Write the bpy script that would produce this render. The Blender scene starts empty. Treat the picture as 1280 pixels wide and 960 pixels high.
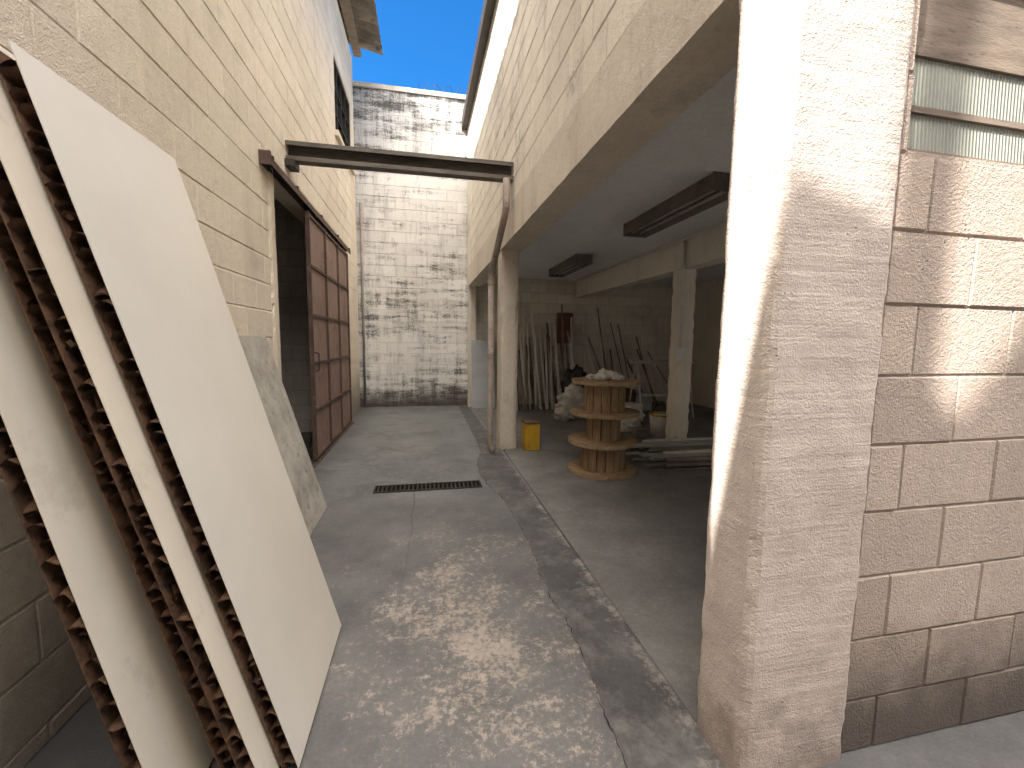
import bpy, bmesh, math, random
from mathutils import Vector, Matrix, noise as mn
random.seed(7)
S=1.3
scene=bpy.context.scene
col=scene.collection

# ---------------------------------------------------------------- materials
def C(r,g,b):
    def f(v):
        v/=255.0
        return v/12.92 if v<=.04045 else ((v+.055)/1.055)**2.4
    return (f(r),f(g),f(b),1.0)

class Mat:
    def __init__(s,name,rough=.85,metal=0.0,spec=.3):
        s.m=bpy.data.materials.new(name); s.m.use_nodes=True
        s.t=s.m.node_tree; s.b=s.t.nodes['Principled BSDF']
        s.b.inputs['Roughness'].default_value=rough
        s.b.inputs['Metallic'].default_value=metal
        s.b.inputs['Specular IOR Level'].default_value=spec
        s.pos=s.t.nodes.new('ShaderNodeNewGeometry').outputs['Position']
        sx=s.t.nodes.new('ShaderNodeSeparateXYZ'); s.put(sx.inputs[0],s.pos)
        s.x,s.y,s.z=sx.outputs
    def put(s,sock,v):
        if isinstance(v,bpy.types.NodeSocket): s.t.links.new(v,sock)
        else: sock.default_value=v
    def noise(s,scale,detail=4,rough=.6,vec=None,dist=0.0):
        n=s.t.nodes.new('ShaderNodeTexNoise')
        s.put(n.inputs['Vector'],vec if vec is not None else s.pos)
        n.inputs['Scale'].default_value=scale; n.inputs['Detail'].default_value=detail
        n.inputs['Roughness'].default_value=rough; n.inputs['Distortion'].default_value=dist
        return n.outputs[0]
    def vor(s,scale,feature='F1',vec=None):
        n=s.t.nodes.new('ShaderNodeTexVoronoi'); n.feature=feature
        s.put(n.inputs['Vector'],vec if vec is not None else s.pos)
        n.inputs['Scale'].default_value=scale
        return n.outputs['Distance']
    def mapv(s,scale,vec=None,rot=(0,0,0)):
        n=s.t.nodes.new('ShaderNodeMapping'); s.put(n.inputs[0],vec if vec is not None else s.pos)
        n.inputs['Scale'].default_value=scale; n.inputs['Rotation'].default_value=rot
        return n.outputs[0]
    def rng(s,v,a,b,c=0.0,d=1.0,smooth=False):
        n=s.t.nodes.new('ShaderNodeMapRange'); s.put(n.inputs[0],v)
        if smooth: n.interpolation_type='SMOOTHSTEP'
        n.inputs[1].default_value=a;n.inputs[2].default_value=b;n.inputs[3].default_value=c;n.inputs[4].default_value=d
        return n.outputs[0]
    def ma(s,op,a,b=0.0):
        n=s.t.nodes.new('ShaderNodeMath'); n.operation=op; s.put(n.inputs[0],a); s.put(n.inputs[1],b)
        return n.outputs[0]
    def mix(s,f,a,b,mode='MIX'):
        n=s.t.nodes.new('ShaderNodeMix'); n.data_type='RGBA'; n.blend_type=mode
        s.put(n.inputs[0],f); s.put(n.inputs[6],a); s.put(n.inputs[7],b)
        return n.outputs[2]
    def attr(s,name):
        n=s.t.nodes.new('ShaderNodeAttribute'); n.attribute_name=name
        return n.outputs['Fac']
    def scale(s,colr,f):
        n=s.t.nodes.new('ShaderNodeVectorMath'); n.operation='SCALE'
        s.put(n.inputs[0],colr); s.put(n.inputs['Scale'],f); return n.outputs[0]
    def bump(s,h,strength=.5,dist=.01,prev=None):
        n=s.t.nodes.new('ShaderNodeBump'); s.put(n.inputs['Height'],h)
        n.inputs['Strength'].default_value=strength; n.inputs['Distance'].default_value=dist
        if prev is not None: s.put(n.inputs['Normal'],prev)
        return n.outputs[0]
    def out(s,colr,nrm=None,rough=None):
        s.put(s.b.inputs['Base Color'],colr)
        if nrm is not None: s.put(s.b.inputs['Normal'],nrm)
        if rough is not None: s.put(s.b.inputs['Roughness'],rough)
        return s.m

def painted(name,a,b,stain,bare,streak=.4,mould=.4,peel=.3,blk=.16,grain=.5,base_dark=.0,pits=.0,coarse=0,top_dark=None,mstretch=(1,1,1),mthr=.55,mcol=(60,57,52),bz=.42,wave=.9,msoft=.15):
    m=Mat(name,.9)
    c=m.mix(m.rng(m.noise(.9,4),.35,.65),a,b)
    at=m.attr('blk')
    c=m.scale(c,m.rng(at,0,1,1-blk,1+blk*.5))
    c=m.scale(c,m.rng(at,-1,0,.45,1))
    fine=m.noise(38,4,.7)
    c=m.scale(c,m.rng(fine,.3,.7,.90,1.08))
    st=m.noise(1.0,6,.7,m.mapv((5,5,.7)))
    c=m.mix(m.ma('MULTIPLY',m.rng(st,.5,.75,smooth=True),streak),c,stain)
    mo=m.ma('ADD',m.noise(1.5,7,.76,m.mapv(mstretch),dist=.1),m.ma('MULTIPLY',m.ma('SUBTRACT',fine,.5),.45))
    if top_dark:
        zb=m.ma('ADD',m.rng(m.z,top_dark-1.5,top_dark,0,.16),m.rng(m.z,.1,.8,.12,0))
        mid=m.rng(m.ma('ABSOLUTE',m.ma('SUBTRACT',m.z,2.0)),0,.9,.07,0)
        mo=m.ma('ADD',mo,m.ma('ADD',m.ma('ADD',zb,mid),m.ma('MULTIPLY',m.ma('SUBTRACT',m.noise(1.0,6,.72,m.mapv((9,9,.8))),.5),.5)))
    c=m.mix(m.ma('MULTIPLY',m.rng(mo,mthr,mthr+msoft,smooth=True),mould),c,C(*mcol))
    pe=m.noise(4.5,8,.72)
    pm=m.rng(pe,.60,.63)
    c=m.mix(m.ma('MULTIPLY',pm,peel),c,bare)
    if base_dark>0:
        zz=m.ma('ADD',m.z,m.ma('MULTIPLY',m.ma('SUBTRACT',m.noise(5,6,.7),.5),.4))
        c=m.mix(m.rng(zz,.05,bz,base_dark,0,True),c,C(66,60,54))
    h=m.ma('ADD',m.noise(170,2,.7),m.ma('MULTIPLY',m.noise(28,3),wave))
    if coarse: h=m.ma('ADD',h,m.ma('MULTIPLY',m.noise(95,3,.75),coarse))
    h=m.ma('SUBTRACT',h,m.ma('MULTIPLY',pm,.25))
    if pits>0:
        pv=m.rng(m.ma('ADD',m.vor(60),m.ma('MULTIPLY',m.noise(6,3),1.1)),.52,.60)
        h=m.ma('ADD',h,m.ma('MULTIPLY',pv,1.0))
        c=m.mix(m.rng(pv,0,1,pits,0),c,C(86,76,68))
    return m.out(c,m.bump(h,grain,.006))

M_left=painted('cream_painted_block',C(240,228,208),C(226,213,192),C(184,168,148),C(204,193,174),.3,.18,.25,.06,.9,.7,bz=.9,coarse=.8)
M_leftp=painted('cream_plaster',C(228,215,196),C(212,199,180),C(162,149,131),C(184,173,157),.45,.3,.4,.1,.7)
M_right=painted('pale_painted_block',C(236,227,211),C(222,213,197),C(156,147,134),C(190,181,168),.35,.42,.3,.08,1.0,coarse=.8)
M_beam=painted('rough_pale_concrete',C(222,211,195),C(206,195,179),C(146,135,122),C(172,162,149),.35,.3,.3,.08,.9,0,.3)
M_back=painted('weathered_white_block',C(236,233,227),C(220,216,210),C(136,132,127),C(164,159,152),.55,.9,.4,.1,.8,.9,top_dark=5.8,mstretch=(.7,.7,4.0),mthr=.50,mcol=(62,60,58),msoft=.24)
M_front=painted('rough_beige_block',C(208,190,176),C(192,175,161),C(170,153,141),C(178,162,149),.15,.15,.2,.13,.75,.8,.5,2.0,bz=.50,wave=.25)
M_int=painted('interior_cream_block',C(236,229,216),C(222,215,202),C(160,150,137),C(182,174,162),.3,.2,.3,.1,.5)
M_ceil=painted('ceiling_whitewash',C(238,240,240),C(228,230,230),C(190,189,186),C(190,189,186),.2,.1,.1,.05,.3)

def pillar_mat():
    m=Mat('chipped_pillar_concrete',.9)
    c=m.mix(m.rng(m.noise(1.6,5,.6),.35,.65),C(222,208,197),C(202,187,176))
    c=m.scale(c,m.rng(m.noise(14,5,.7),.3,.7,.9,1.07))
    lines=m.noise(1,3,.6,m.mapv((1.5,1.5,38)))
    pv=m.rng(m.ma('ADD',m.vor(46,vec=m.mapv((1,1,1.3))),m.ma('MULTIPLY',m.noise(6,4,.7),1.1)),.52,.58)
    pv2=m.rng(m.ma('ADD',m.vor(17,vec=m.mapv((1,1,1.4))),m.ma('MULTIPLY',m.noise(7,4,.7),1.1)),.42,.47)
    c=m.mix(m.rng(pv,0,1,.6,0),c,C(106,94,86))
    c=m.mix(m.rng(pv2,0,1,.3,0),c,C(120,106,97))
    zz=m.ma('ADD',m.z,m.ma('MULTIPLY',m.ma('SUBTRACT',m.noise(7,7,.75),.5),1.1))
    c=m.mix(m.rng(zz,-.1,.35,.6,0,True),c,C(130,118,109))
    c=m.mix(m.ma('MULTIPLY',m.rng(m.noise(2.2,7,.75,dist=.6),.6,.68),.3),c,C(164,149,139))
    h=m.ma('ADD',m.noise(150,2,.7),m.ma('MULTIPLY',m.noise(40,4,.7),.8))
    h=m.ma('ADD',h,m.ma('MULTIPLY',lines,1.0))
    h=m.ma('ADD',h,m.ma('MULTIPLY',pv,1.4)); h=m.ma('ADD',h,m.ma('MULTIPLY',pv2,1.2))
    return m.out(c,m.bump(h,.7,.006))
M_pillar=pillar_mat()

def floor_mat():
    m=Mat('worn_grey_painted_floor',.6,spec=.4)
    con=m.mix(m.rng(m.noise(1.6,6,.7),.35,.65),C(126,127,125),C(98,99,98))
    con=m.scale(con,m.rng(m.noise(30,4,.8),.3,.7,.80,1.15))
    con=m.mix(m.rng(m.noise(2.6,6,.7,dist=.8),.52,.68,0,.7),con,C(76,76,75))
    con=m.mix(m.rng(m.noise(3.2,8,.78),.56,.68,0,.5),con,C(150,148,143))
    big=m.noise(2,6,.7)
    pnt=m.mix(m.rng(big,.35,.65),C(112,111,110),C(84,84,84))
    grain=m.noise(60,3,.8)
    pnt=m.scale(pnt,m.rng(grain,.3,.7,.84,1.16))
    spk=m.noise(32,7,.82)
    pat=m.noise(3.4,8,.78)
    dx=m.ma('DIVIDE',m.ma('SUBTRACT',m.x,.2),.62); dy=m.ma('DIVIDE',m.ma('SUBTRACT',m.y,1.75),1.3)
    d=m.ma('SQRT',m.ma('ADD',m.ma('MULTIPLY',dx,dx),m.ma('MULTIPLY',dy,dy)))
    reg=m.rng(d,0,1.5,.11,-.22)
    v=m.ma('ADD',m.ma('ADD',m.ma('MULTIPLY',m.ma('SUBTRACT',spk,.5),1.3),m.ma('MULTIPLY',m.ma('SUBTRACT',pat,.5),1.2)),reg)
    fm=m.rng(v,.03,.16)
    halo=m.rng(v,-.18,.1,0,.4)
    fcol=m.mix(m.rng(m.noise(18,5,.8),.35,.65),C(188,176,164),C(154,144,134))
    pc=m.mix(halo,pnt,C(134,128,122))
    pc=m.mix(m.ma('MULTIPLY',fm,.82),pc,fcol)
    ym=m.ma('ADD',m.y,m.ma('MULTIPLY',m.ma('SUBTRACT',m.noise(3,5,.7),.5),.7))
    near=m.rng(ym,3.2,3.55,1,0)
    c=m.mix(near,con,pc)
    cr=m.vor(.9,'DISTANCE_TO_EDGE',m.mix(.16,m.pos,m.noise(3,5,.7)))
    crm=m.rng(cr,.0,.005,1,0); crm=m.ma('MULTIPLY',crm,m.rng(m.y,2.0,3.2,.1,.9))
    c=m.mix(m.ma('MULTIPLY',crm,.5),c,C(54,54,53))
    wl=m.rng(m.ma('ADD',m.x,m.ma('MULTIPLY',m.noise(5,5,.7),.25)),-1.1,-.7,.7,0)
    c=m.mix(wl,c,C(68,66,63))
    h=m.ma('ADD',m.noise(70,3,.7),m.ma('MULTIPLY',m.noise(9,4),1.2))
    h=m.ma('SUBTRACT',h,m.ma('MULTIPLY',m.ma('MULTIPLY',fm,near),.25)); h=m.ma('SUBTRACT',h,crm)
    return m.out(c,m.bump(h,.5,.006),m.rng(fm,0,1,.5,.9))
M_floor=floor_mat()

def cement(name,a,b,edge=0):
    m=Mat(name,.62,spec=.4)
    c=m.mix(m.rng(m.noise(2.4,6,.7,dist=.5),.35,.65),a,b)
    g=m.noise(45,4,.8)
    c=m.scale(c,m.rng(g,.3,.7,.82,1.14))
    if edge: c=m.mix(m.rng(m.noise(4,8,.78),.48,.64,0,.65),c,C(124,121,117))
    fl=m.ma('ADD',m.noise(7,9,.82),m.ma('MULTIPLY',m.ma('SUBTRACT',g,.5),.25))
    if edge:
        e=m.rng(m.ma('ABSOLUTE',m.ma('SUBTRACT',m.x,.88)),0,.12,.08,-.12)
        fm=m.rng(m.ma('ADD',fl,e),.53,.64,0,.7)
    else: fm=m.rng(fl,.58,.69,0,.5)
    c=m.mix(fm,c,C(158,152,144))
    return m.out(c,m.bump(m.ma('ADD',m.noise(60,3,.7),m.noise(7,4)),.55,.008))
M_strip=cement('rough_dark_cement',C(92,91,90),C(70,69,68),1)
M_gfloor=cement('garage_cement_floor',C(126,124,120),C(100,98,95))
M_ground=cement('rough_ground',C(120,114,104),C(98,92,84))

def simple(name,a,b,sc=3,rough=.7,metal=0,bstr=.2,bsc=40,spec=.3,vecs=(1,1,1),spots=None):
    m=Mat(name,rough,metal,spec)
    v=m.mapv(vecs)
    c=m.mix(m.rng(m.noise(sc,5,.65,v),.35,.65),a,b)
    if spots is not None:
        c=m.mix(m.rng(m.noise(sc*3,7,.75,v),.56,.66),c,spots)
    return m.out(c,m.bump(m.noise(bsc,3,.6,v),bstr,.004))
M_panel=simple('matt_offwhite_laminate',C(220,214,203),C(211,205,193),1.6,.5,0,.05,60,.3)
M_panelb=simple('cream_fibre_skin',C(228,218,200),C(216,206,187),1.6,.5,0,.06,50,.35,spots=C(208,198,180))
M_card=simple('kraft_cardboard',C(112,84,64),C(70,52,40),25,.95,0,.4,120)
M_cardd=simple('dark_cardboard_core',C(42,32,25),C(28,22,17),30,.95)
M_rust=simple('faded_rusty_brown_paint',C(150,123,111),C(128,103,92),2.5,.6,.0,.25,50,.4,spots=C(108,84,72))
M_rustd=simple('dark_rusted_steel',C(98,80,71),C(74,60,54),6,.65,.1,.3,60,spots=C(124,96,78))
M_steel=simple('dirty_galvanised_steel',C(112,107,100),C(84,80,74),4,.55,.3,.3,60,spots=C(108,88,72),vecs=(1,4,4))
M_steeld=simple('dark_oxidised_steel',C(64,60,54),C(46,43,38),4,.6,.3,.2,60)
M_gut=simple('dark_gutter_paint',C(70,62,54),C(50,45,40),4,.6,.1)
M_asb=simple('weathered_fibre_cement',C(134,126,115),C(90,84,76),2.5,.95,0,.5,60,spots=C(60,56,51))
M_pvc=simple('dusty_pipe',C(166,153,142),C(136,123,114),6,.6,0,.2,40,spots=C(106,93,84))
M_white=simple('white_plastic',C(228,226,222),C(208,206,200),6,.5)
M_yel=simple('yellow_enamel',C(200,160,48),C(176,138,40),5,.55,spots=C(140,112,46))
M_black=simple('black_plastic_bag',C(26,26,28),C(16,16,18),6,.35,0,.4,30,.5)
M_sack=simple('dirty_white_sack',C(220,217,210),C(188,184,177),6,.8,0,.5,30)
M_wood=simple('weathered_pine_wood',C(176,150,118),C(140,117,90),3,.8,0,.3,30,vecs=(2,12,12),spots=C(104,85,65))
M_woodv=simple('weathered_pine_staves',C(164,138,106),C(126,104,79),3,.8,0,.3,30,vecs=(14,14,1.5),spots=C(88,71,55))
M_wooddk=simple('old_brown_wood',C(122,98,78),C(90,72,57),4,.8,0,.3,30,vecs=(2,10,10))
M_frame=simple('grey_brown_timber',C(142,128,114),C(114,102,90),4,.8,0,.3,40,vecs=(1,6,6),spots=C(92,80,70))
M_redbrown=simple('reddish_brown_enamel',C(132,80,62),C(106,64,50),4,.6)
M_gboard=simple('grey_board',C(176,178,178),C(156,158,158),2,.7)
M_mott=simple('mottled_mortar_board',C(186,181,171),C(150,145,135),5,.9,0,.5,40,spots=C(126,120,111))
M_alu=simple('pale_profile',C(226,222,217),C(200,196,190),6,.5,.0)
M_alud=simple('dull_profile',C(144,136,126),C(110,103,95),6,.5,.1)
M_lampd=simple('dusty_luminaire',C(122,114,106),C(98,91,84),6,.6)
M_tube=simple('unlit_tube',C(180,175,168),C(160,155,148),6,.3)
M_dark=simple('dark_crack_dirt',C(58,56,54),C(42,40,38),6,.9)
M_blue=simple('blue_tank',C(70,104,150),C(58,88,130),4,.5)
M_glass=simple('dark_window_glass',C(58,66,70),C(40,46,50),3,.15,0,.02,5,.6)
def ribglass(nm,a,b):
    m=Mat(nm,.5,0,.2)
    c=m.mix(m.rng(m.noise(3,5),.35,.65),a,b)
    w=m.ma('SINE',m.ma('MULTIPLY',m.x,480.0))
    return m.out(m.scale(c,m.rng(w,-1,1,.78,1.08)),m.bump(w,.5,.004))
M_rib=ribglass('ribbed_glass_louvre',C(186,188,174),C(152,154,142))

# ---------------------------------------------------------------- geometry helpers (inputs in units of S metres)
def finish(name,verts,faces,mats,parent=None,smooth=False,blk=None,bevel=0,midx=None):
    vs=[Vector(v) for v in verts]
    mn_=Vector((min(v.x for v in vs),min(v.y for v in vs),min(v.z for v in vs)))
    mx_=Vector((max(v.x for v in vs),max(v.y for v in vs),max(v.z for v in vs)))
    o=Vector(((mn_.x+mx_.x)/2,(mn_.y+mx_.y)/2,mn_.z))
    me=bpy.data.meshes.new(name)
    me.from_pydata([((v-o)*S)[:] for v in vs],[],faces)
    if not isinstance(mats,(list,tuple)): mats=[mats]
    for m in mats: me.materials.append(m)
    if midx: me.polygons.foreach_set('material_index',midx)
    if smooth: me.polygons.foreach_set('use_smooth',[True]*len(me.polygons))
    if blk is not None:
        at=me.attributes.new('blk','FLOAT','FACE'); at.data.foreach_set('value',blk)
    me.update()
    ob=bpy.data.objects.new(name,me); col.objects.link(ob)
    ob.location=o*S
    if parent:
        ob.parent=parent; ob.location=o*S-Vector(parent['base'])
    ob['base']=list(o*S)
    if bevel:
        b=ob.modifiers.new('bevel','BEVEL'); b.width=bevel*S; b.segments=2; b.limit_method='ANGLE'
    return ob

def empty(name,loc,parent=None):
    e=bpy.data.objects.new(name,None); col.objects.link(e); e.empty_display_size=.2
    L=Vector(loc)*S; e['base']=list(L)
    e.location=L-Vector(parent['base']) if parent else L
    if parent: e.parent=parent
    return e

def info(ob,label,cat,group=None,kind=None):
    if label: ob['label']=label
    if cat: ob['category']=cat
    if group: ob['group']=group
    if kind: ob['kind']=kind
    return ob

BF=[(0,3,2,1),(4,5,6,7),(0,1,5,4),(1,2,6,5),(2,3,7,6),(3,0,4,7)]
def boxvf(x0,x1,y0,y1,z0,z1):
    return [(x0,y0,z0),(x1,y0,z0),(x1,y1,z0),(x0,y1,z0),(x0,y0,z1),(x1,y0,z1),(x1,y1,z1),(x0,y1,z1)]
def boxes(name,lst,mat,parent=None,bevel=0):
    V=[];F=[]
    for b in lst:
        k=len(V); V+=boxvf(*b); F+=[tuple(i+k for i in f) for f in BF]
    return finish(name,V,F,mat,parent,bevel=bevel,blk=[.6]*len(F))
def box(name,x0,x1,y0,y1,z0,z1,mat,parent=None,bevel=0):
    return boxes(name,[(x0,x1,y0,y1,z0,z1)],mat,parent,bevel)

def tubevf(pts,r,seg=10,caps=True):
    pts=[Vector(p) for p in pts]; V=[];F=[]
    t0=(pts[1]-pts[0]).normalized(); up=Vector((0,0,1)) if abs(t0.z)<.9 else Vector((1,0,0))
    n=t0.cross(up).normalized()
    for i,p in enumerate(pts):
        if i==0: t=pts[1]-pts[0]
        elif i==len(pts)-1: t=pts[-1]-pts[-2]
        else: t=(pts[i+1]-p).normalized()+(p-pts[i-1]).normalized()
        t.normalize(); n=(n-t*n.dot(t)).normalized(); b=t.cross(n)
        rr=r[i] if isinstance(r,(list,tuple)) else r
        for k in range(seg):
            a=2*math.pi*k/seg; V.append(p+(n*math.cos(a)+b*math.sin(a))*rr)
    for i in range(len(pts)-1):
        for k in range(seg):
            a=i*seg+k; b2=i*seg+(k+1)%seg
            F.append((a,b2,b2+seg,a+seg))
    if caps:
        F.append(tuple(range(seg))[::-1]); F.append(tuple(range((len(pts)-1)*seg,len(pts)*seg)))
    return V,F
def merge(lst):
    V=[];F=[]
    for v,f in lst:
        k=len(V); V+=list(v); F+=[tuple(i+k for i in g) for g in f]
    return V,F
def tube(name,pts,r,mat,parent=None,seg=10):
    V,F=tubevf(pts,r,seg); return finish(name,V,F,mat,parent,smooth=True)

def subr(rects,h):
    out=[]
    for (a,b,c,d) in rects:
        A,B,Cc,D=h
        if B<=a or A>=b or D<=c or Cc>=d: out.append((a,b,c,d)); continue
        if A>a: out.append((a,A,c,d))
        if B<b: out.append((B,b,c,d))
        a2=max(a,A); b2=min(b,B)
        if Cc>c: out.append((a2,b2,c,Cc))
        if D<d: out.append((a2,b2,D,d))
    return out

def block_wall(name,O,U,N,W,z_lo,z_hi,mat,parent,holes=(),C_=.1585,L_=.293,zoff=.139,uoff=0.0,thick=.12,joint=.0055,depth=.006,jit=.0012,plinth=None,plmat=None,seed=3,mval=-.1,bevw=.004):
    O=Vector(O);U=Vector(U);N=Vector(N); flip=(U.cross(Vector((0,0,1))).dot(N)<0)
    V=[];F=[];B=[];MI=[]
    def P(u,z,n): return O+U*u+Vector((0,0,z))+N*n
    def quad(p,val,mi=0):
        k=len(V); V.extend(p); f=(k,k+1,k+2,k+3)
        F.append(f[::-1] if flip else f); B.append(val); MI.append(mi)
    body=[(0,W,z_lo,z_hi)]
    for h in holes: body=subr(body,h)
    for (a,b,c,d) in body:
        n0,n1=-thick,-depth
        quad([P(a,c,n1),P(b,c,n1),P(b,d,n1),P(a,d,n1)],mval)
        quad([P(b,c,n0),P(a,c,n0),P(a,d,n0),P(b,d,n0)],.5)
        quad([P(a,c,n0),P(a,c,n1),P(a,d,n1),P(a,d,n0)],.5)
        quad([P(b,c,n1),P(b,c,n0),P(b,d,n0),P(b,d,n1)],.5)
        quad([P(a,c,n0),P(b,c,n0),P(b,c,n1),P(a,c,n1)],.5)
        quad([P(a,d,n1),P(b,d,n1),P(b,d,n0),P(a,d,n0)],.5)
    rnd=random.Random(seed)
    k0=int(math.floor((z_lo-zoff)/C_))-1; k1=int(math.ceil((z_hi-zoff)/C_))+1
    for k in range(k0,k1):
        c=max(zoff+k*C_,z_lo); d=min(zoff+(k+1)*C_,z_hi)
        if d-c<.02: continue
        uo=uoff+(L_/2 if k%2 else 0)
        i0=int(math.floor((0-uo)/L_))-1; i1=int(math.ceil((W-uo)/L_))+1
        for i in range(i0,i1):
            a=max(uo+i*L_,0); b=min(uo+(i+1)*L_,W)
            if b-a<.02: continue
            val=rnd.random(); pr=rnd.uniform(-jit,jit)
            rs=[(a+joint/2,b-joint/2,c+joint/2,d-joint/2)]
            for h in holes: rs=subr(rs,h)
            for (e,f_,g,h2) in rs:
                if f_-e<.01 or h2-g<.01: continue
                mi=1 if (plinth and h2<plinth+.02) else 0
                bv=min(bevw,(f_-e)/4,(h2-g)/4)
                j=lambda: rnd.uniform(-.0014,.0014)
                o=[(e,g),(f_,g),(f_,h2),(e,h2)]
                inn=[(e+bv+j(),g+bv+j()),(f_-bv+j(),g+bv+j()),(f_-bv+j(),h2-bv+j()),(e+bv+j(),h2-bv+j())]
                ov=[P(u,z,-depth-.001) for u,z in o]; iv=[P(u,z,pr+j()*.4) for u,z in inn]
                quad(iv,val,mi)
                for q in range(4):
                    quad([ov[q],ov[(q+1)%4],iv[(q+1)%4],iv[q]],mval*.5,mi)
    mats=[mat]+([plmat] if plmat else [])
    return finish(name,V,F,mats,parent,blk=B,midx=MI)

def rough_box(name,x0,x1,y0,y1,z0,z1,mat,parent=None,cell=.03,amp=.004,chip=.012,bev=.008):
    nx=max(2,int((x1-x0)/cell)); ny=max(2,int((y1-y0)/cell)); nz=max(2,int((z1-z0)/cell))
    bm=bmesh.new(); idx={}
    def vert(i,j,k):
        key=(i,j,k)
        if key in idx: return idx[key]
        x=x0+(x1-x0)*i/nx;y=y0+(y1-y0)*j/ny;z=z0+(z1-z0)*k/nz
        p=Vector((x,y,z)); ex=i in(0,nx); ey=j in(0,ny)
        nv=mn.noise_vector(p*9)*amp+mn.noise_vector(p*28)*amp*.4
        cx=(x0+x1)/2;cy=(y0+y1)/2
        q=p+Vector((nv.x,nv.y,0))
        if ex and ey:
            a=bev+chip*max(0,mn.noise(p*14)*1.6)+chip*.5*max(0,mn.noise(p*45))
            q.x+=math.copysign(a,cx-x); q.y+=math.copysign(a,cy-y)
        idx[key]=bm.verts.new(q); return idx[key]
    def grid(fn,n1,n2,rev=False):
        for a in range(n1):
            for b in range(n2):
                vs=[fn(a,b),fn(a+1,b),fn(a+1,b+1),fn(a,b+1)]
                bm.faces.new(vs[::-1] if rev else vs)
    grid(lambda a,b:vert(a,0,b),nx,nz); grid(lambda a,b:vert(a,ny,b),nx,nz,True)
    grid(lambda a,b:vert(0,a,b),ny,nz,True); grid(lambda a,b:vert(nx,a,b),ny,nz)
    grid(lambda a,b:vert(a,b,nz),nx,ny); grid(lambda a,b:vert(a,b,0),nx,ny,True)
    V=[v.co.copy() for v in bm.verts]; bm.verts.index_update()
    F=[tuple(v.index for v in f.verts) for f in bm.faces]; bm.free()
    return finish(name,V,F,mat,parent,blk=[.6]*len(F))
def child(ob,par):
    ob.parent=par; ob.location=Vector(ob['base'])-Vector(par['base']); return ob

# ---------------------------------------------------------------- ground
g=finish('ground',[(-150,-150,-.06),(150,-150,-.06),(150,150,-.06),(-150,150,-.06)],[(0,1,2,3)],M_ground)
info(g,'rough bare concrete ground around the buildings','ground',kind='structure')
V=[];F=[]
for (a,b,c,d) in subr([(-4.6,4.6,-4,6.7)],(-.345,.37,2.795,2.93)):
    k=len(V); V+=boxvf(a,b,c,d,-.07,0); F+=[tuple(i+k for i in f) for f in BF]
pv=finish('pavement',V,F,M_floor)
info(pv,'worn grey painted concrete alley floor with flaking patches','pavement',kind='structure')
def edge_w(y):
    w=.035*mn.noise(Vector((y*1.7,0,0)))+.022*mn.noise(Vector((y*7,3,0)))+.008*mn.noise(Vector((y*30,5,0)))
    if 2.6<y<3.7: w-=.10*math.sin((y-2.6)/1.1*math.pi)
    return w
V=[];F=[];n=300
for i in range(n+1):
    y=-.5+7.0*i/n; w=edge_w(y)
    xr=.71-.0125*y if y>.72 else .76
    V+=[(.485+w,y,0.0012),(.50+w,y,.004),(xr,y,.005)]
for i in range(n):
    k=i*3; F+=[(k,k+1,k+4,k+3),(k+1,k+2,k+5,k+4)]
st=finish('drainage_path',V,F,M_strip); info(st,'rough dark cement drainage strip along the garage','path',kind='structure')
V=[];F=[];n=420
for i in range(n+1):
    y=.3+3.5*i/n
    x=.481+edge_w(y)+.007*mn.noise(Vector((y*40,7,0)))
    t=max(.0002,.0010+.003*mn.noise(Vector((y*11,1,4)))+.002*mn.noise(Vector((y*50,2,4))))
    V+=[(x-t,y,.0022),(x+t,y,.0022)]
    if i: k=2*i; F.append((k-2,k-1,k+1,k))
ck=finish('pavement_crack_path',V,F,M_dark); info(ck,'thin dark crack beside the cement strip','path',kind='structure')
gf=box('garage_floor_pavement',.69,4.3,.78,6.55,-.05,.009,M_gfloor); info(gf,'dusty grey cement floor inside the garage','floor',kind='structure')

gr=info(empty('drain_grate',(.0,2.86,0)),'rusty steel drain grate set across the alley floor','grate')
boxes('frame',[(-.345,.37,2.793,2.807,-.03,.006),(-.345,.37,2.92,2.934,-.03,.006),(-.347,-.335,2.8075,2.9195,-.03,.006),(.358,.372,2.8075,2.9195,-.03,.006)],M_steeld,gr)
boxes('bars',[(-.325+i*.0285,-.314+i*.0285,2.808,2.919,-.02,.003) for i in range(24)],M_steeld,gr)

# ---------------------------------------------------------------- left building
LX=-.92; LY=.08
lb=info(empty('warehouse_building',(-2.4,3.4,0)),'cream painted block warehouse with a rusty sliding door','building')
door_h=(2.99-LY,4.95-LY,0,2.0); win_h=(5.04-LY,6.05-LY,3.19,3.97)
block_wall('wall',(LX,LY,0),(0,1,0),(1,0,0),6.3-LY,0,4.69,M_left,lb,holes=[door_h,win_h],zoff=.05,uoff=.35,thick=.13,joint=.003,depth=.003,mval=.3,bevw=.005)
box('end_wall',-4.0,LX-.131,LY,LY+.13,0,4.9,M_leftp,lb)
box('end_wall',-4.0,LX-.131,6.17,6.3,0,4.9,M_leftp,lb)
box('rear_wall',-4.13,-4.001,LY,6.3,0,5.2,M_leftp,lb)
block_wall('partition_wall',(-3.99,4.75,0),(1,0,0),(0,-1,0),2.93,0,2.59,M_int,lb,thick=.1,seed=8)
box('upper_floor',-3.99,LX-.14,LY+.14,6.16,2.6,2.72,M_ceil,lb)
box('floor_slab',-3.99,LX-.131,LY+.14,6.16,-.02,.012,M_gfloor,lb)
rough_box('jamb',LX-.12,LX+.012,2.86,2.985,0,2.12,M_leftp,lb,amp=.003)
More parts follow.
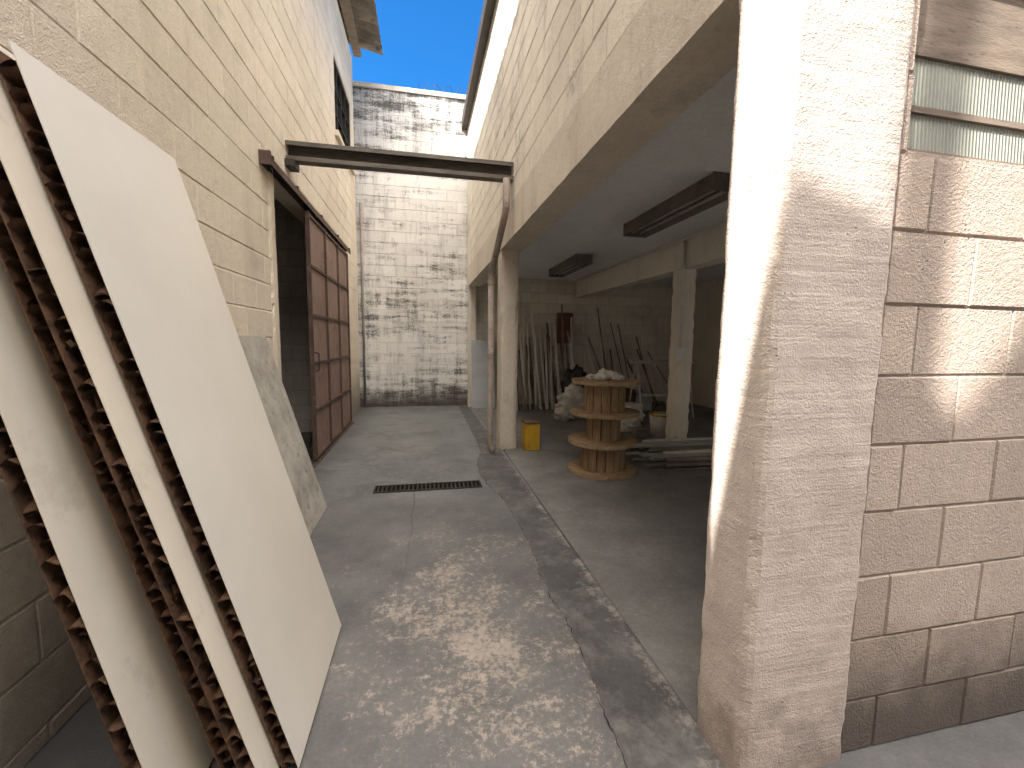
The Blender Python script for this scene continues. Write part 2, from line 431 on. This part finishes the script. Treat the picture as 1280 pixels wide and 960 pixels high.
def corr(name,xa,za,xb,zb,y0,y1,mat,parent,amp=.018,pitch=.13,th=.008):
    V=[];F=[];n=int((y1-y0)/pitch*8)
    for i in range(n+1):
        y=y0+(y1-y0)*i/n; w=amp*math.sin(2*math.pi*y/pitch)
        V+=[(xa,y,za+w),(xb,y,zb+w),(xa,y,za+w-th),(xb,y,zb+w-th)]
    for i in range(n):
        k=4*i; F+=[(k,k+1,k+5,k+4),(k+2,k+6,k+7,k+3),(k,k+4,k+6,k+2),(k+1,k+3,k+7,k+5)]
    F+=[(0,2,3,1),(4*n,4*n+1,4*n+3,4*n+2)]
    return finish(name,V,F,mat,parent,smooth=True)
corr('roof',-.53,4.80,-4.2,5.5,LY-.1,6.36,M_asb,lb,amp=.024,pitch=.17,th=.012)
box('eave_board',-.90,-.80,LY-.05,6.3,4.70,4.76,M_frame,lb)
for y in [.6,1.5,2.4,3.3,4.2,5.1,6.0]: box('rafter',-.79,-.60,y,y+.05,4.69,4.757,M_frame,lb)
w=boxes('window',[(LX-.06,LX-.05,5.04,6.05,3.19,3.97)],M_glass,lb)
fr=[(LX-.05,LX-.01,5.04,5.075,3.19,3.97),(LX-.05,LX-.01,6.015,6.05,3.19,3.97),(LX-.05,LX-.01,5.0755,6.0145,3.19,3.225),(LX-.05,LX-.01,5.0755,6.0145,3.935,3.97)]
for i in (1,2,3): fr.append((LX-.049,LX-.02,5.04+i*.2525-.008,5.04+i*.2525+.008,3.226,3.934))
for i in (1,2): fr.append((LX-.047,LX-.022,5.076,6.014,3.19+i*.26-.007,3.19+i*.26+.007))
child(boxes('frame',fr,M_steeld),w)
box('sill',LX+.001,LX+.04,4.98,6.11,3.13,3.185,M_leftp,lb)
DX=-.87
y0,y1,z0,z1=3.56,5.21,.03,1.96
d=box('sliding_door',DX-.012,DX-.004,y0+.01,y1-.01,z0,z1,M_rust,lb)
fr=[]
for i in range(4):
    y=y0+(y1-y0-.022)*i/3; fr.append((DX-.018,DX+.012,y,y+.022,z0,z1))
for i in range(6):
    z=z0+(z1-z0-.03)*i/5
    for q in range(3):
        ya=y0+(y1-y0-.022)*q/3+.0225; yb=y0+(y1-y0-.022)*(q+1)/3-.0005
        fr.append((DX-.016,DX+.008,ya,yb,z,z+.022))
child(boxes('frame',fr,M_rustd),d)
V,F=tubevf([(DX+.012,3.60,.74),(DX+.04,3.60,.75),(DX+.04,3.60,.88),(DX+.012,3.60,.89)],.006,8)
child(finish('handle',V,F,M_steeld),d)
for y in (3.8,4.95):
    V,F=tubevf([(DX-.01,y,2.0),(DX+.004,y,2.0)],.026,14); child(finish('roller',V,F,M_steeld),d)
boxes('door_track',[(DX-.045,DX+.010,2.78,5.42,2.025,2.032),(DX+.004,DX+.0099,2.78,5.42,1.99,2.0245),(DX-.045,DX-.038,2.78,5.42,1.99,2.0245)],M_rustd,lb)
for y in (2.8,3.3,4.0,4.7,5.35): box('track_bracket',LX+.002,DX+.012,y,y+.025,2.033,2.05,M_steeld,lb)
box('track_stop',LX+.002,DX+.012,2.755,2.775,1.985,2.06,M_rustd,lb)
box('floor_guide',DX-.03,DX+.02,3.0,5.3,0.001,.012,M_rustd,lb)

# ---------------------------------------------------------------- back wall
bw=info(empty('boundary_wall',(-.3,6.56,0)),'tall white flaking block wall with black mould stains','wall')
block_wall('wall',(-4.0,6.5,0),(1,0,0),(0,-1,0),4.85,0,4.44,M_back,bw,zoff=0,uoff=.07,thick=.14,joint=.004,depth=.004,jit=.002,seed=21,mval=-.12)
rough_box('coping',-4.0,.86,6.48,6.66,4.441,4.50,M_beam,bw,amp=.006)
pts=[]
for i in range(150):
    t=i/149; a=t*2*math.pi*5
    pts.append((-.1+.75*t+.03*math.cos(a*1.3),6.57+.05*math.sin(a),4.56+.075*math.cos(a)))
rw=tube('razor_wire',pts,.004,M_steeld,seg=5); info(rw,'loose coil of dark security wire on the boundary wall','wire')
V,F=tubevf([(-.66,7.6,4.3),(-.66,7.6,4.93),(-.66,7.6,4.96),(-.66,7.6,5.0)],[.22,.24,.20,.08],24)
wt=finish('water_tank',V,F,M_blue,smooth=False); info(wt,'blue plastic water tank beyond the boundary wall','water tank')
ts=box('tank_stand',-1.0,-.25,7.2,8.0,-.06,4.3,M_leftp); info(ts,'cream masonry stand under the blue water tank','stand')
dp=tube('conduit_pipe',[(-.875,6.46,.0),(-.875,6.46,2.9)],.016,M_pvc); info(dp,'thin pale vertical pipe on the boundary wall','pipe')

# ---------------------------------------------------------------- garage building
RX=.70
gb=info(empty('garage_building',(RX,0,0)),'pale block garage building with open bays and concrete pillar','building')
BH=1.79
block_wall('wall',(RX,.905,0),(0,1,0),(-1,0,0),5.7,2.06,4.1,M_right,gb,zoff=.475,uoff=.13,thick=.18,joint=.003,depth=.003,seed=31,mval=.3,bevw=.005)
rough_box('beam',RX-.004,RX+.19,.90,6.6,BH,2.059,M_beam,gb,cell=.035,amp=.003,chip=.006)
rough_box('pillar',RX-.006,RX+.292,.742,.908,0,4.1,M_pillar,gb,cell=.018,amp=.003,chip=.004,bev=.006)
rough_box('column',RX,RX+.165,3.75,3.93,0,BH-.001,M_beam,gb,amp=.003)
rough_box('column',RX,RX+.13,6.32,6.455,0,BH-.001,M_beam,gb,amp=.003)
WF=3.4
block_wall('front_wall',(RX+.293,.757,0),(1,0,0),(0,-1,0),WF-.02,.0,4.1,M_front,gb,holes=[(.022,1.5,1.415,2.25),(1.9,3.3,0,1.75)],zoff=.139,uoff=1.24-.993,thick=.14,joint=.004,depth=.0045,jit=.002,seed=41,mval=-.08,bevw=.003)  # second hole: unseen opening added so sunlight bounces into the garage
WX=RX+.316
lw=box('window',WX,RX+1.79,.80,.83,1.416,2.249,M_wooddk,gb)
rails=[(1.4165,1.4235),(1.499,1.512),(1.612,1.630),(1.80,1.815),(1.91,1.922),(2.02,2.032),(2.13,2.142),(2.235,2.249)]
child(boxes('frame',[(WX+.009,RX+1.79,.770,.799,a,b) for a,b in rails]+[(WX,WX+.0085,.772,.799,1.4165,2.249)],M_frame),lw)
for q in range(len(rails)-1):
    a=rails[q][1]+.001; b=rails[q+1][0]-.001
    if q==2:
        child(box('timber_board',WX+.009,RX+1.79,.785,.798,a,b,M_frame),lw); continue
    V=[(WX+.009,.774,a),(RX+1.79,.774,a),(RX+1.79,.777,b),(WX+.009,.777,b),(WX+.009,.780,a),(RX+1.79,.780,a),(RX+1.79,.784,b),(WX+.009,.784,b)]
    F=[(0,1,2,3),(5,4,7,6),(0,4,5,1),(3,2,6,7),(0,3,7,4),(1,5,6,2)]
    child(finish('louvre_slat',V,F,M_rib),lw)
block_wall('rear_wall',(RX+.13,6.46,0),(1,0,0),(0,-1,0),WF+.14,0,1.95,M_int,gb,thick=.1,uoff=.1,zoff=.0,seed=51)
box('rear_wall',RX+.1,RX+3.67,6.45,6.58,1.951,4.1,M_beam,gb)
box('side_wall',RX+3.675,RX+3.8,.757,6.58,0,4.1,M_int,gb)
box('ceiling',RX+.191,RX+3.67,.90,6.449,1.95,2.05,M_ceil,gb)
rough_box('inner_beam',RX+1.70,RX+1.86,.91,6.44,1.69,1.949,M_int,gb,cell=.05,amp=.002)
rough_box('inner_column',RX+1.70,RX+1.86,3.62,3.80,.01,1.689,M_int,gb,amp=.002)
corr('roof',RX-.06,4.13,RX+3.9,4.8,.5,6.7,M_asb,gb)
boxes('gutter',[(RX-.085,RX-.078,.55,6.7,4.03,4.17),(RX-.0775,RX-.005,.55,6.7,4.03,4.04)],M_gut,gb)
gb.rotation_euler=(0,0,.0125)

ch=boxes('steel_channel_beam',[(-.925,.655,3.335,3.342,2.205,2.33),(-.925,.655,3.26,3.3345,2.322,2.33),(-.925,.655,3.26,3.3345,2.205,2.213),(-.925,.655,3.26,3.266,2.302,2.3215),(-.925,.655,3.26,3.266,2.2135,2.232)],M_steel)
info(ch,'rusty grey steel channel spanning the alley between walls','steel beam')
bk=box('beam_bearing_plate',-.922,-.86,3.235,3.36,2.16,2.204,M_steeld); info(bk,'dark steel plate under the channel end','bracket')
def smoothpts(p,n=6):
    out=[]
    p=[Vector(q) for q in p]; out.append(p[0])
    for i in range(1,len(p)-1):
        a=p[i]+(p[i-1]-p[i]).normalized()*.05; b=p[i]+(p[i+1]-p[i]).normalized()*.05
        for k in range(n+1):
            t=k/n; out.append((a*(1-t)+p[i]*t)*(1-t)+(p[i]*(1-t)+b*t)*t)
    out.append(p[-1]); return out
dr=info(empty('drain_pipe',(.59,3.8,0)),'dusty rainwater pipe from the channel down the column','pipe')
tube('upper_pipe',smoothpts([(.600,3.24,2.2),(.600,3.24,1.98),(.560,3.70,1.58),(.560,3.70,1.5)]),.027,M_pvc,dr,12)
tube('pipe',smoothpts([(.560,3.70,1.499),(.560,3.70,.06),(.58,3.68,.025)]),.027,M_pvc,dr,12)
for z in (.1,.85,1.48):
    V,F=tubevf([(.560,3.70,z),(.560,3.70,z+.04)],.033,12); finish('collar',V,F,M_pvc,dr)

# ---------------------------------------------------------------- honeycomb panels
def panel(loc,theta,w,Lp,t,label,seed,face=M_panel,pitch=.031):
    rnd=random.Random(seed)
    root=bpy.data.objects.new('honeycomb_panel',None); col.objects.link(root); root['base']=[0,0,0]
    root.location=Vector((loc[0],loc[1],t*math.sin(theta)+.001))*S
    sk=.003
    boxes('front_skin',[(-sk,0,0,w,0,Lp)],face,root,bevel=.0006)
    boxes('back_skin',[(-t,-t+sk,0.003,w,0,Lp)],M_card,root)
    V=[];F=[]
    n=int(Lp/pitch)
    xa,xb=-t+sk+.0005,-sk-.0005
    nx,ny=6,4
    for i in range(n):
        zb=(i+.5)*pitch+rnd.uniform(-.003,.003)
        cur=rnd.gauss(0,.006); sag=.008+rnd.gauss(0,.003); ye=rnd.uniform(-.003,.010); tl=rnd.gauss(0,.004)
        if rnd.random()<.12: cur*=2.2; ye+=.010
        for dz in (0,.0022):
          k=len(V)
          for a in range(nx+1):
            u=a/nx
            for b_ in range(ny+1):
                v=b_/ny
                y=ye+(.065-ye)*v+.003*math.sin(u*6+i)*(1-v)
                z=zb+dz+cur*(1-v)**2+sag*math.sin(u*math.pi)+(u-.5)*tl
                V.append((xa+(xb-xa)*u,y,z))
          for a in range(nx):
            for b_ in range(ny):
                p=k+a*(ny+1)+b_; F.append((p,p+1,p+ny+2,p+ny+1))
        if i<n-1 and rnd.random()<.6:
            k=len(V); xm=xa+(xb-xa)*rnd.uniform(.3,.7); y_=.008+.015*rnd.random()
            V+=[(xm,y_,zb+.006),(xm,.06,zb+.006),(xm,.06,zb+pitch+.006),(xm,y_+.004,zb+pitch+.006)]
            F.append((k,k+1,k+2,k+3))
        if rnd.random()<.12:
                k=len(V); x0=xa+(xb-xa)*rnd.random()*.7; h=rnd.uniform(.006,.016)
                V+=[(x0,.003,zb),(x0+.010,.001,zb+.002),(x0+.008,-.002-rnd.random()*.004,zb+h),(x0-.002,-.002,zb+h*.8)]
                F.append((k,k+1,k+2,k+3))
    finish('honeycomb_core',V,F,M_card,root)
    boxes('core_filling',[(xa,xb,.05,w-.03,.03,Lp-.03)],M_cardd,root)
    root.rotation_euler=(0,-theta,0)
    info(root,label,'panel','leaning honeycomb core panels')
    return root
th=math.atan(.405/1.51)
panel((-.295,.964),th+.009,.505,1.563,.036,'large off-white honeycomb core panel leaning outermost in the stack',1)
panel((-.340,.905),th+.009,.505,1.575,.036,'cream honeycomb core panel wedged behind the outermost panel',2,M_panelb)
panel((-.386,.925),th+.006,.5,1.56,.036,'cream honeycomb core panel in the middle of the stack',3,M_panelb)
panel((-.500,.86),math.atan(.352/1.52),.505,1.55,.036,'cream honeycomb core panel resting against the block wall',4,M_panelb)
V=[(-.58,1.75,.004),(-.58,2.6,.004),(-.872,2.6,1.01),(-.872,1.75,1.01),(-.60,1.75,.0),(-.60,2.6,.0),(-.892,2.6,1.005),(-.892,1.75,1.005)]
mb=finish('mortar_board',V,[(0,1,2,3),(5,4,7,6),(0,4,5,1),(1,5,6,2),(2,6,7,3),(3,7,4,0)],M_mott,bevel=.002)
info(mb,'mottled grey board leaning low against the warehouse wall','board')

# ---------------------------------------------------------------- garage contents
def flange(cx,cy,z,r,th_,rot,n=8):
    V=[];F=[]
    w=2*r/n
    for i in range(n):
        a=-r+i*w+.002; b=-r+(i+1)*w-.002
        xs=[a+(b-a)*k/6 for k in range(7)]
        top=[(x,math.sqrt(max(0,r*r-x*x))) for x in xs]; bot=[(x,-y) for x,y in top][::-1]
        poly=(top+bot)[::-1]
        k=len(V); m_=len(poly); dz=.0015*((i*7)%3-1)
        for zz in (z+dz,z+th_+dz):
            for x,y in poly:
                V.append((cx+x*math.cos(rot)-y*math.sin(rot),cy+x*math.sin(rot)+y*math.cos(rot),zz))
        F.append(tuple(range(k,k+m_))[::-1]); F.append(tuple(range(k+m_,k+2*m_)))
        for j in range(m_):
            j2=(j+1)%m_; F.append((k+j,k+j2,k+m_+j2,k+m_+j))
    return V,F
def drum(cx,cy,z0,z1,r,n=15):
    V=[];F=[]
    for i in range(n):
        a0=2*math.pi*(i+.06)/n; a1=2*math.pi*(i+.94)/n
        k=len(V)
        for rr in (r,r-.02):
            for zz in (z0,z1):
                for a in (a0,a1): V.append((cx+rr*math.cos(a),cy+rr*math.sin(a),zz))
        F+=[(k,k+1,k+3,k+2),(k+5,k+4,k+6,k+7),(k,k+2,k+6,k+4),(k+1,k+5,k+7,k+3),(k,k+4,k+5,k+1),(k+2,k+3,k+7,k+6)]
    return V,F
cx,cy=1.33,3.0
rl=info(empty('cable_reel',(cx,cy,.01)),'wooden cable reels stacked as a table inside the garage','cable reel')
zs=[.012,.235,.455,.69]
for i,z in enumerate(zs):
    V,F=flange(cx+(.0,-.008,.006,.01)[i],cy,z,.258,.026,(.3,.9,.1,.5)[i]); finish('flange',V,F,M_wood,rl)
for i in range(3):
    V,F=drum(cx,cy,zs[i]+.027,zs[i+1]-.001,(.17,.13,.155)[i],(17,12,15)[i]); finish('drum',V,F,M_woodv,rl)
def blob(name,c,r,mat,amp=.35,freq=2.2,seed=0,sub=4,flat=.0):
    bm=bmesh.new(); bmesh.ops.create_icosphere(bm,subdivisions=sub,radius=1)
    V=[]
    for v in bm.verts:
        n=v.co.normalized(); p=n*freq+Vector((seed*3.1,seed,0))
        k=1+amp*mn.noise(p)+amp*.5*abs(mn.noise(p*2.7))+amp*.25*mn.noise(p*6)
        q=Vector((n.x*r[0],n.y*r[1],n.z*r[2]))*k
        z=c[2]+q.z
        V.append((c[0]+q.x,c[1]+q.y,max(z,c[2]-r[2]*.75)))
    bm.verts.index_update(); F=[tuple(v.index for v in f.verts) for f in bm.faces]; bm.free()
    return finish(name,V,F,mat,smooth=True)
for i,(dx,dy,r) in enumerate([(-.05,-.08,(.055,.04,.03)),(.03,-.06,(.045,.045,.035)),(-.0,.03,(.05,.04,.04)),(.10,.0,(.035,.05,.025)),(.05,-.12,(.04,.03,.025)),(-.1,.02,(.04,.03,.022))]):
    o=blob('crumpled_rag',(cx+dx,cy+dy,.717+r[2]*.75),r,M_sack,.5,2.5,i,3)
    info(o,'small crumpled off-white rag on top of the reel','rag','rags on the cable reel')
yb=info(empty('yellow_crate',(.93,3.80,.01)),'yellow painted metal box standing beside the column','box')
box('body',.875,1.01,3.66,3.82,.011,.25,M_yel,yb,bevel=.004)
box('lid',.872,1.013,3.657,3.823,.251,.272,M_wooddk,yb,bevel=.003)
BX,BY=2.42,4.0
V,F=tubevf([(BX,BY,.012),(BX,BY,.25)],[.095,.12],22,caps=False); F.append(tuple(range(22))[::-1])
bk=info(empty('plastic_bucket',(BX,BY,.01)),'white plastic bucket with yellow rim and wire handle','bucket')
finish('body',V,F,M_white,bk,smooth=True)
V,F=tubevf([(BX+.122*math.cos(a),BY+.122*math.sin(a),.25) for a in [2*math.pi*i/24 for i in range(25)]],.009,6); finish('rim',V,F,M_yel,bk,smooth=True)
V,F=tubevf([(BX+.12*math.cos(a),BY-.02,.25+.11*math.sin(a)) for a in [math.pi*i/14 for i in range(15)]],.004,6); finish('handle',V,F,M_steeld,bk,smooth=True)
for i,(x,y,w,d,h,mt) in enumerate([(2.16,3.98,.11,.1,.10,M_alud),(2.75,5.6,.3,.22,.32,M_card),(3.1,5.7,.26,.2,.24,M_gboard),(2.6,5.0,.22,.18,.2,M_alu)]):
    e=info(empty('parts_box',(x,y,.01)),'small closed storage box on the garage floor','box','small boxes on the garage floor')
    box('body',x-w/2,x+w/2,y-d/2,y+d/2,.011,h,mt,e,bevel=.004); box('lid',x-w/2-.004,x+w/2+.004,y-d/2-.004,y+d/2+.004,h+.001,h+.015,mt,e,bevel=.002)
o=blob('rubbish_bag',(2.14,5.85,.31),(.18,.15,.30),M_black,.35,2,3); info(o,'black plastic rubbish bag by the rear wall','bag')
for i,(x,y,r,sd) in enumerate([(1.93,5.28,(.23,.18,.22),5),(2.32,5.4,(.18,.16,.18),9),(1.72,5.1,(.12,.11,.09),12),(2.6,5.75,(.18,.13,.2),14),(2.45,4.75,(.14,.13,.12),17),(2.2,4.35,(.13,.12,.09),21)]):
    o=blob('cloth_sack',(x,y,.011+r[2]*.75),r,M_sack,.45,2.4,sd); info(o,'bulging dirty white sack on the garage floor','sack','sacks on the garage floor')
rnd=random.Random(5)
for i in range(38):
    x=1.16+i*.026+rnd.uniform(-.02,.02); h=rnd.uniform(.85,1.58); t=rnd.uniform(.008,.02); w2=rnd.uniform(.006,.016)
    dxx=rnd.uniform(-.07,.07); yb_=6.0+rnd.uniform(-.2,.12); yt=6.33-rnd.random()*.04
    V=[(x-w2,yb_,.011),(x+w2,yb_,.011),(x+w2,yb_+t,.011),(x-w2,yb_+t,.011)]
    V+=[(a+dxx,b-yb_+yt,h) for a,b,_ in V]
    o=finish('metal_profile',V,BF,rnd.choice([M_alu,M_alud,M_alu,M_wooddk,M_alu,M_white]))
    info(o,'long thin metal profile leaning against the rear wall','metal profile','profiles leaning on the rear wall')
for i in range(28):
    x=2.2+i*.065+rnd.uniform(-.05,.05); h=rnd.uniform(.7,1.55); dxx=rnd.uniform(-.3,.15)
    o=tube('leaning_pole',[(x,5.95+rnd.uniform(-.3,.1),.011),(x+dxx,6.32,h)],rnd.uniform(.006,.013),rnd.choice([M_alud,M_wooddk,M_alu,M_alu,M_white]),seg=7)
    info(o,'thin pole leaning against the garage rear wall','pole','poles leaning on the rear wall')
eb=info(empty('electrical_cabinet',(2.13,6.38,.97)),'reddish brown electrical cabinet fixed to the rear wall','cabinet')
box('body',2.02,2.24,6.33,6.43,.97,1.44,M_redbrown,eb,bevel=.004); box('door',2.035,2.225,6.318,6.329,.985,1.425,M_redbrown,eb,bevel=.003)
box('handle',2.20,2.21,6.305,6.3175,1.18,1.24,M_steeld,eb)
tr=info(empty('trestle_frame',(2.9,5.2,.01)),'light metal trestle frame standing in the garage','frame')
L=[]
for x in (2.75,3.5):
    for s in (-1,1): L.append(tubevf([(x,5.2+s*.2,.011),(x,5.2+s*.03,.72)],.01,7))
L.append(tubevf([(2.65,5.2,.73),(3.6,5.2,.73)],.014,7)); L.append(tubevf([(2.75,5.1,.3),(3.5,5.1,.3)],.009,7))
V,F=merge(L); finish('frame',V,F,M_alu,tr,smooth=True)
box('board',2.65,3.6,5.13,5.27,.745,.765,M_gboard,tr)
for i in range(24):
    ly=i//8; j=i%8
    x0=1.82+rnd.uniform(-.16,.16)+ly*.05; yy=2.92+j*.09+rnd.uniform(-.015,.015)+ly*.02; a=rnd.uniform(-.03,.03)
    z=.011+ly*.03; w2=rnd.uniform(.012,.03); Lx=rnd.uniform(1.3,1.6); t=rnd.uniform(.014,.024)
    V=[]
    for zz in (z,z+t):
        for (u,v) in ((0,-w2),(Lx,-w2),(Lx,w2),(0,w2)):
            V.append((x0+u*math.cos(a)-v*math.sin(a),yy+u*math.sin(a)+v*math.cos(a),zz))
    o=finish('timber_slat',V,BF,rnd.choice([M_alud,M_gboard,M_alud,M_alu,M_wooddk]),bevel=.002)
    info(o,'grey weathered slat lying in a pile on the floor','slat','slats piled on the garage floor')
V=[(.66,6.12,.011),(1.0,6.12,.011),(1.0,6.28,1.0),(.66,6.28,1.0)]
V2=[(x,y+.015,z) for x,y,z in V]
o=finish('grey_sheet',V+V2,[(0,1,2,3),(5,4,7,6),(0,4,5,1),(1,5,6,2),(2,6,7,3),(3,7,4,0)],M_gboard); info(o,'pale grey sheet leaning in the far garage bay','board')
def lum(x,ya,yb_,z=1.948):
    e=info(empty('fluorescent_lamp',(x,(ya+yb_)/2,z-.06)),'dusty unlit double tube lamp fixed under the ceiling','lamp','ceiling lamps')
    prof=[(-.105,-.095),(-.09,0),(.09,0),(.105,-.095),(.097,-.095),(.06,-.05),(-.06,-.05),(-.097,-.095)]
    V=[(x+a,y,z+b) for y in (ya,yb_) for a,b in prof]; n=8
    F=[(i,(i+1)%n,(i+1)%n+n,i+n) for i in range(n)]
    F+=[(0,7,6,1),(1,6,5,2),(2,5,4,3),(8,9,14,15),(9,10,13,14),(10,11,12,13)]
    finish('housing',V,F,M_lampd,e)
    for s in (-1,1):
        V,F=tubevf([(x+s*.035,ya+.02,z-.07),(x+s*.035,yb_-.02,z-.07)],.012,10); finish('tube',V,F,M_tube,e,smooth=True)
    box('end_cap',x-.1,x+.1,ya-.012,ya-.0005,z-.098,z-.001,M_lampd,e); box('end_cap',x-.1,x+.1,yb_+.0005,yb_+.012,z-.098,z-.001,M_lampd,e)
lum(1.67,2.2,3.27); lum(1.70,4.5,5.5)
cd=tube('electrical_conduit',smoothpts([(2.30,1.3,1.935),(2.30,6.3,1.935)]) ,.010,M_white,seg=8); info(cd,'thin white electrical conduit along the garage ceiling','conduit')
cd=info(empty('switch_conduit',(2.32,3.59,1.0)),'white conduit with switch box on the inner column','conduit')
tube('pipe',[(2.33,3.60,.95),(2.33,3.60,1.93)],.013,M_white,cd,8); box('switch_box',2.29,2.37,3.57,3.615,.84,.949,M_white,cd,bevel=.003)

# ---------------------------------------------------------------- unseen blocks added to shape sun and sky light
sh=info(empty('sun_blocker',(-5.8,-2,0)),'unseen sun blocker added in cream masonry with a shaped parapet','building')  # out of view, added to cast shadow edges on pillar and front wall
box('wall',-9,-1.2,-3.0,-1.0,-.05,4.7,M_leftp,sh)
prof=[(-9,4.701),(-9,4.75),(-3.4,4.8),(-3.12,4.98),(-2.83,5.44),(-2.79,5.54),(-2.54,5.46),(-2.53,6.3),(-2.43,6.3),(-2.425,5.08),(-2.28,5.10),(-2.2,5.20),(-2.12,5.30),(-2.0,5.36),(-1.85,5.33),(-1.2,5.25),(-1.2,4.701)]
n=len(prof); V=[(x,-1.03,z) for x,z in prof]+[(x,-1.002,z) for x,z in prof]
F=[tuple(range(n)),tuple(range(n,2*n))[::-1]]+[(i,i+n,(i+1)%n+n,(i+1)%n) for i in range(n)]
finish('gobo',V,F,M_leftp,sh)  # stepped outline is cut to shape the sun patches
ob_=info(empty('sky_blocker',(2,-3.2,0)),'unseen masonry block added across the yard to cut sky light','building')  # out of view, added to block sky fill on the camera-facing walls
box('wall',-1.1,7,-4.6,-2.0,-.05,4.5,M_leftp,ob_); box('roof',-1.15,7.1,-4.7,-1.9,4.501,4.62,M_asb,ob_)

# ---------------------------------------------------------------- sun, sky, camera
d=Vector((1,.5,-1.2)).normalized()
sl=bpy.data.lights.new('sun','SUN'); sl.energy=15; sl.angle=math.radians(.4); sl.color=(1,.965,.91)
so=bpy.data.objects.new('sun',sl); col.objects.link(so); so.rotation_euler=d.to_track_quat('-Z','Y').to_euler()
so.location=(-5,-3,9)
w=bpy.data.worlds.new('World'); scene.world=w; w.use_nodes=True
nt=w.node_tree; bg=nt.nodes['Background']; sk=nt.nodes.new('ShaderNodeTexSky'); sk.sky_type='NISHITA'; sk.sun_disc=False
sk.sun_elevation=math.asin(-d.z); sk.sun_rotation=math.atan2(-d.x,-d.y)%(2*math.pi)
def N(t): return nt.nodes.new(t)
mul=N('ShaderNodeMix'); mul.data_type='RGBA'; mul.blend_type='MULTIPLY'; mul.inputs[0].default_value=1
nt.links.new(sk.outputs[0],mul.inputs[6]); mul.inputs[7].default_value=(.25,1.15,2.0,1)
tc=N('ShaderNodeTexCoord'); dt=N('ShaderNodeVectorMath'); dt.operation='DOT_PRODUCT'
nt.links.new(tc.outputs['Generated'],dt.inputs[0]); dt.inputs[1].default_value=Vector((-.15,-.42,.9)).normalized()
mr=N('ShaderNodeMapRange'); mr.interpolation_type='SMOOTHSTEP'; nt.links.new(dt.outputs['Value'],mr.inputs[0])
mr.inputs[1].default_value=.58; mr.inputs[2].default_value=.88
fill=N('ShaderNodeMix'); fill.data_type='RGBA'; nt.links.new(mr.outputs[0],fill.inputs[0]); nt.links.new(mul.outputs[2],fill.inputs[6])
fill.inputs[7].default_value=(62,57.5,52.5,1)  # bright warm sky patch added overhead, out of view, as fill light
nt.links.new(fill.outputs[2],bg.inputs[0]); bg.inputs[1].default_value=.15

f=530.0; ps=math.atan(108/530.); p=math.atan(54/530.); ro=.0122
Fh=Vector((math.sin(ps),math.cos(ps),0)); R0=Vector((math.cos(ps),-math.sin(ps),0)); Z=Vector((0,0,1))
fw=Fh*math.cos(p)-Z*math.sin(p); U0=Fh*math.sin(p)+Z*math.cos(p)
R=R0*math.cos(ro)+U0*math.sin(ro); U=-R0*math.sin(ro)+U0*math.cos(ro)
cam=bpy.data.cameras.new('camera'); co=bpy.data.objects.new('camera',cam); col.objects.link(co)
cam.sensor_width=36; cam.lens=36*f/1280; cam.clip_start=.02; cam.clip_end=1000
mt=Matrix((( R.x,U.x,-fw.x,0),(R.y,U.y,-fw.y,0),(R.z,U.z,-fw.z,1.0*S),(0,0,0,1)))
co.matrix_world=mt
scene.camera=co
scene.view_settings.view_transform='Standard'; scene.view_settings.look='None'; scene.view_settings.exposure=0
for o in bpy.data.objects:
    if 'base' in o: del o['base']
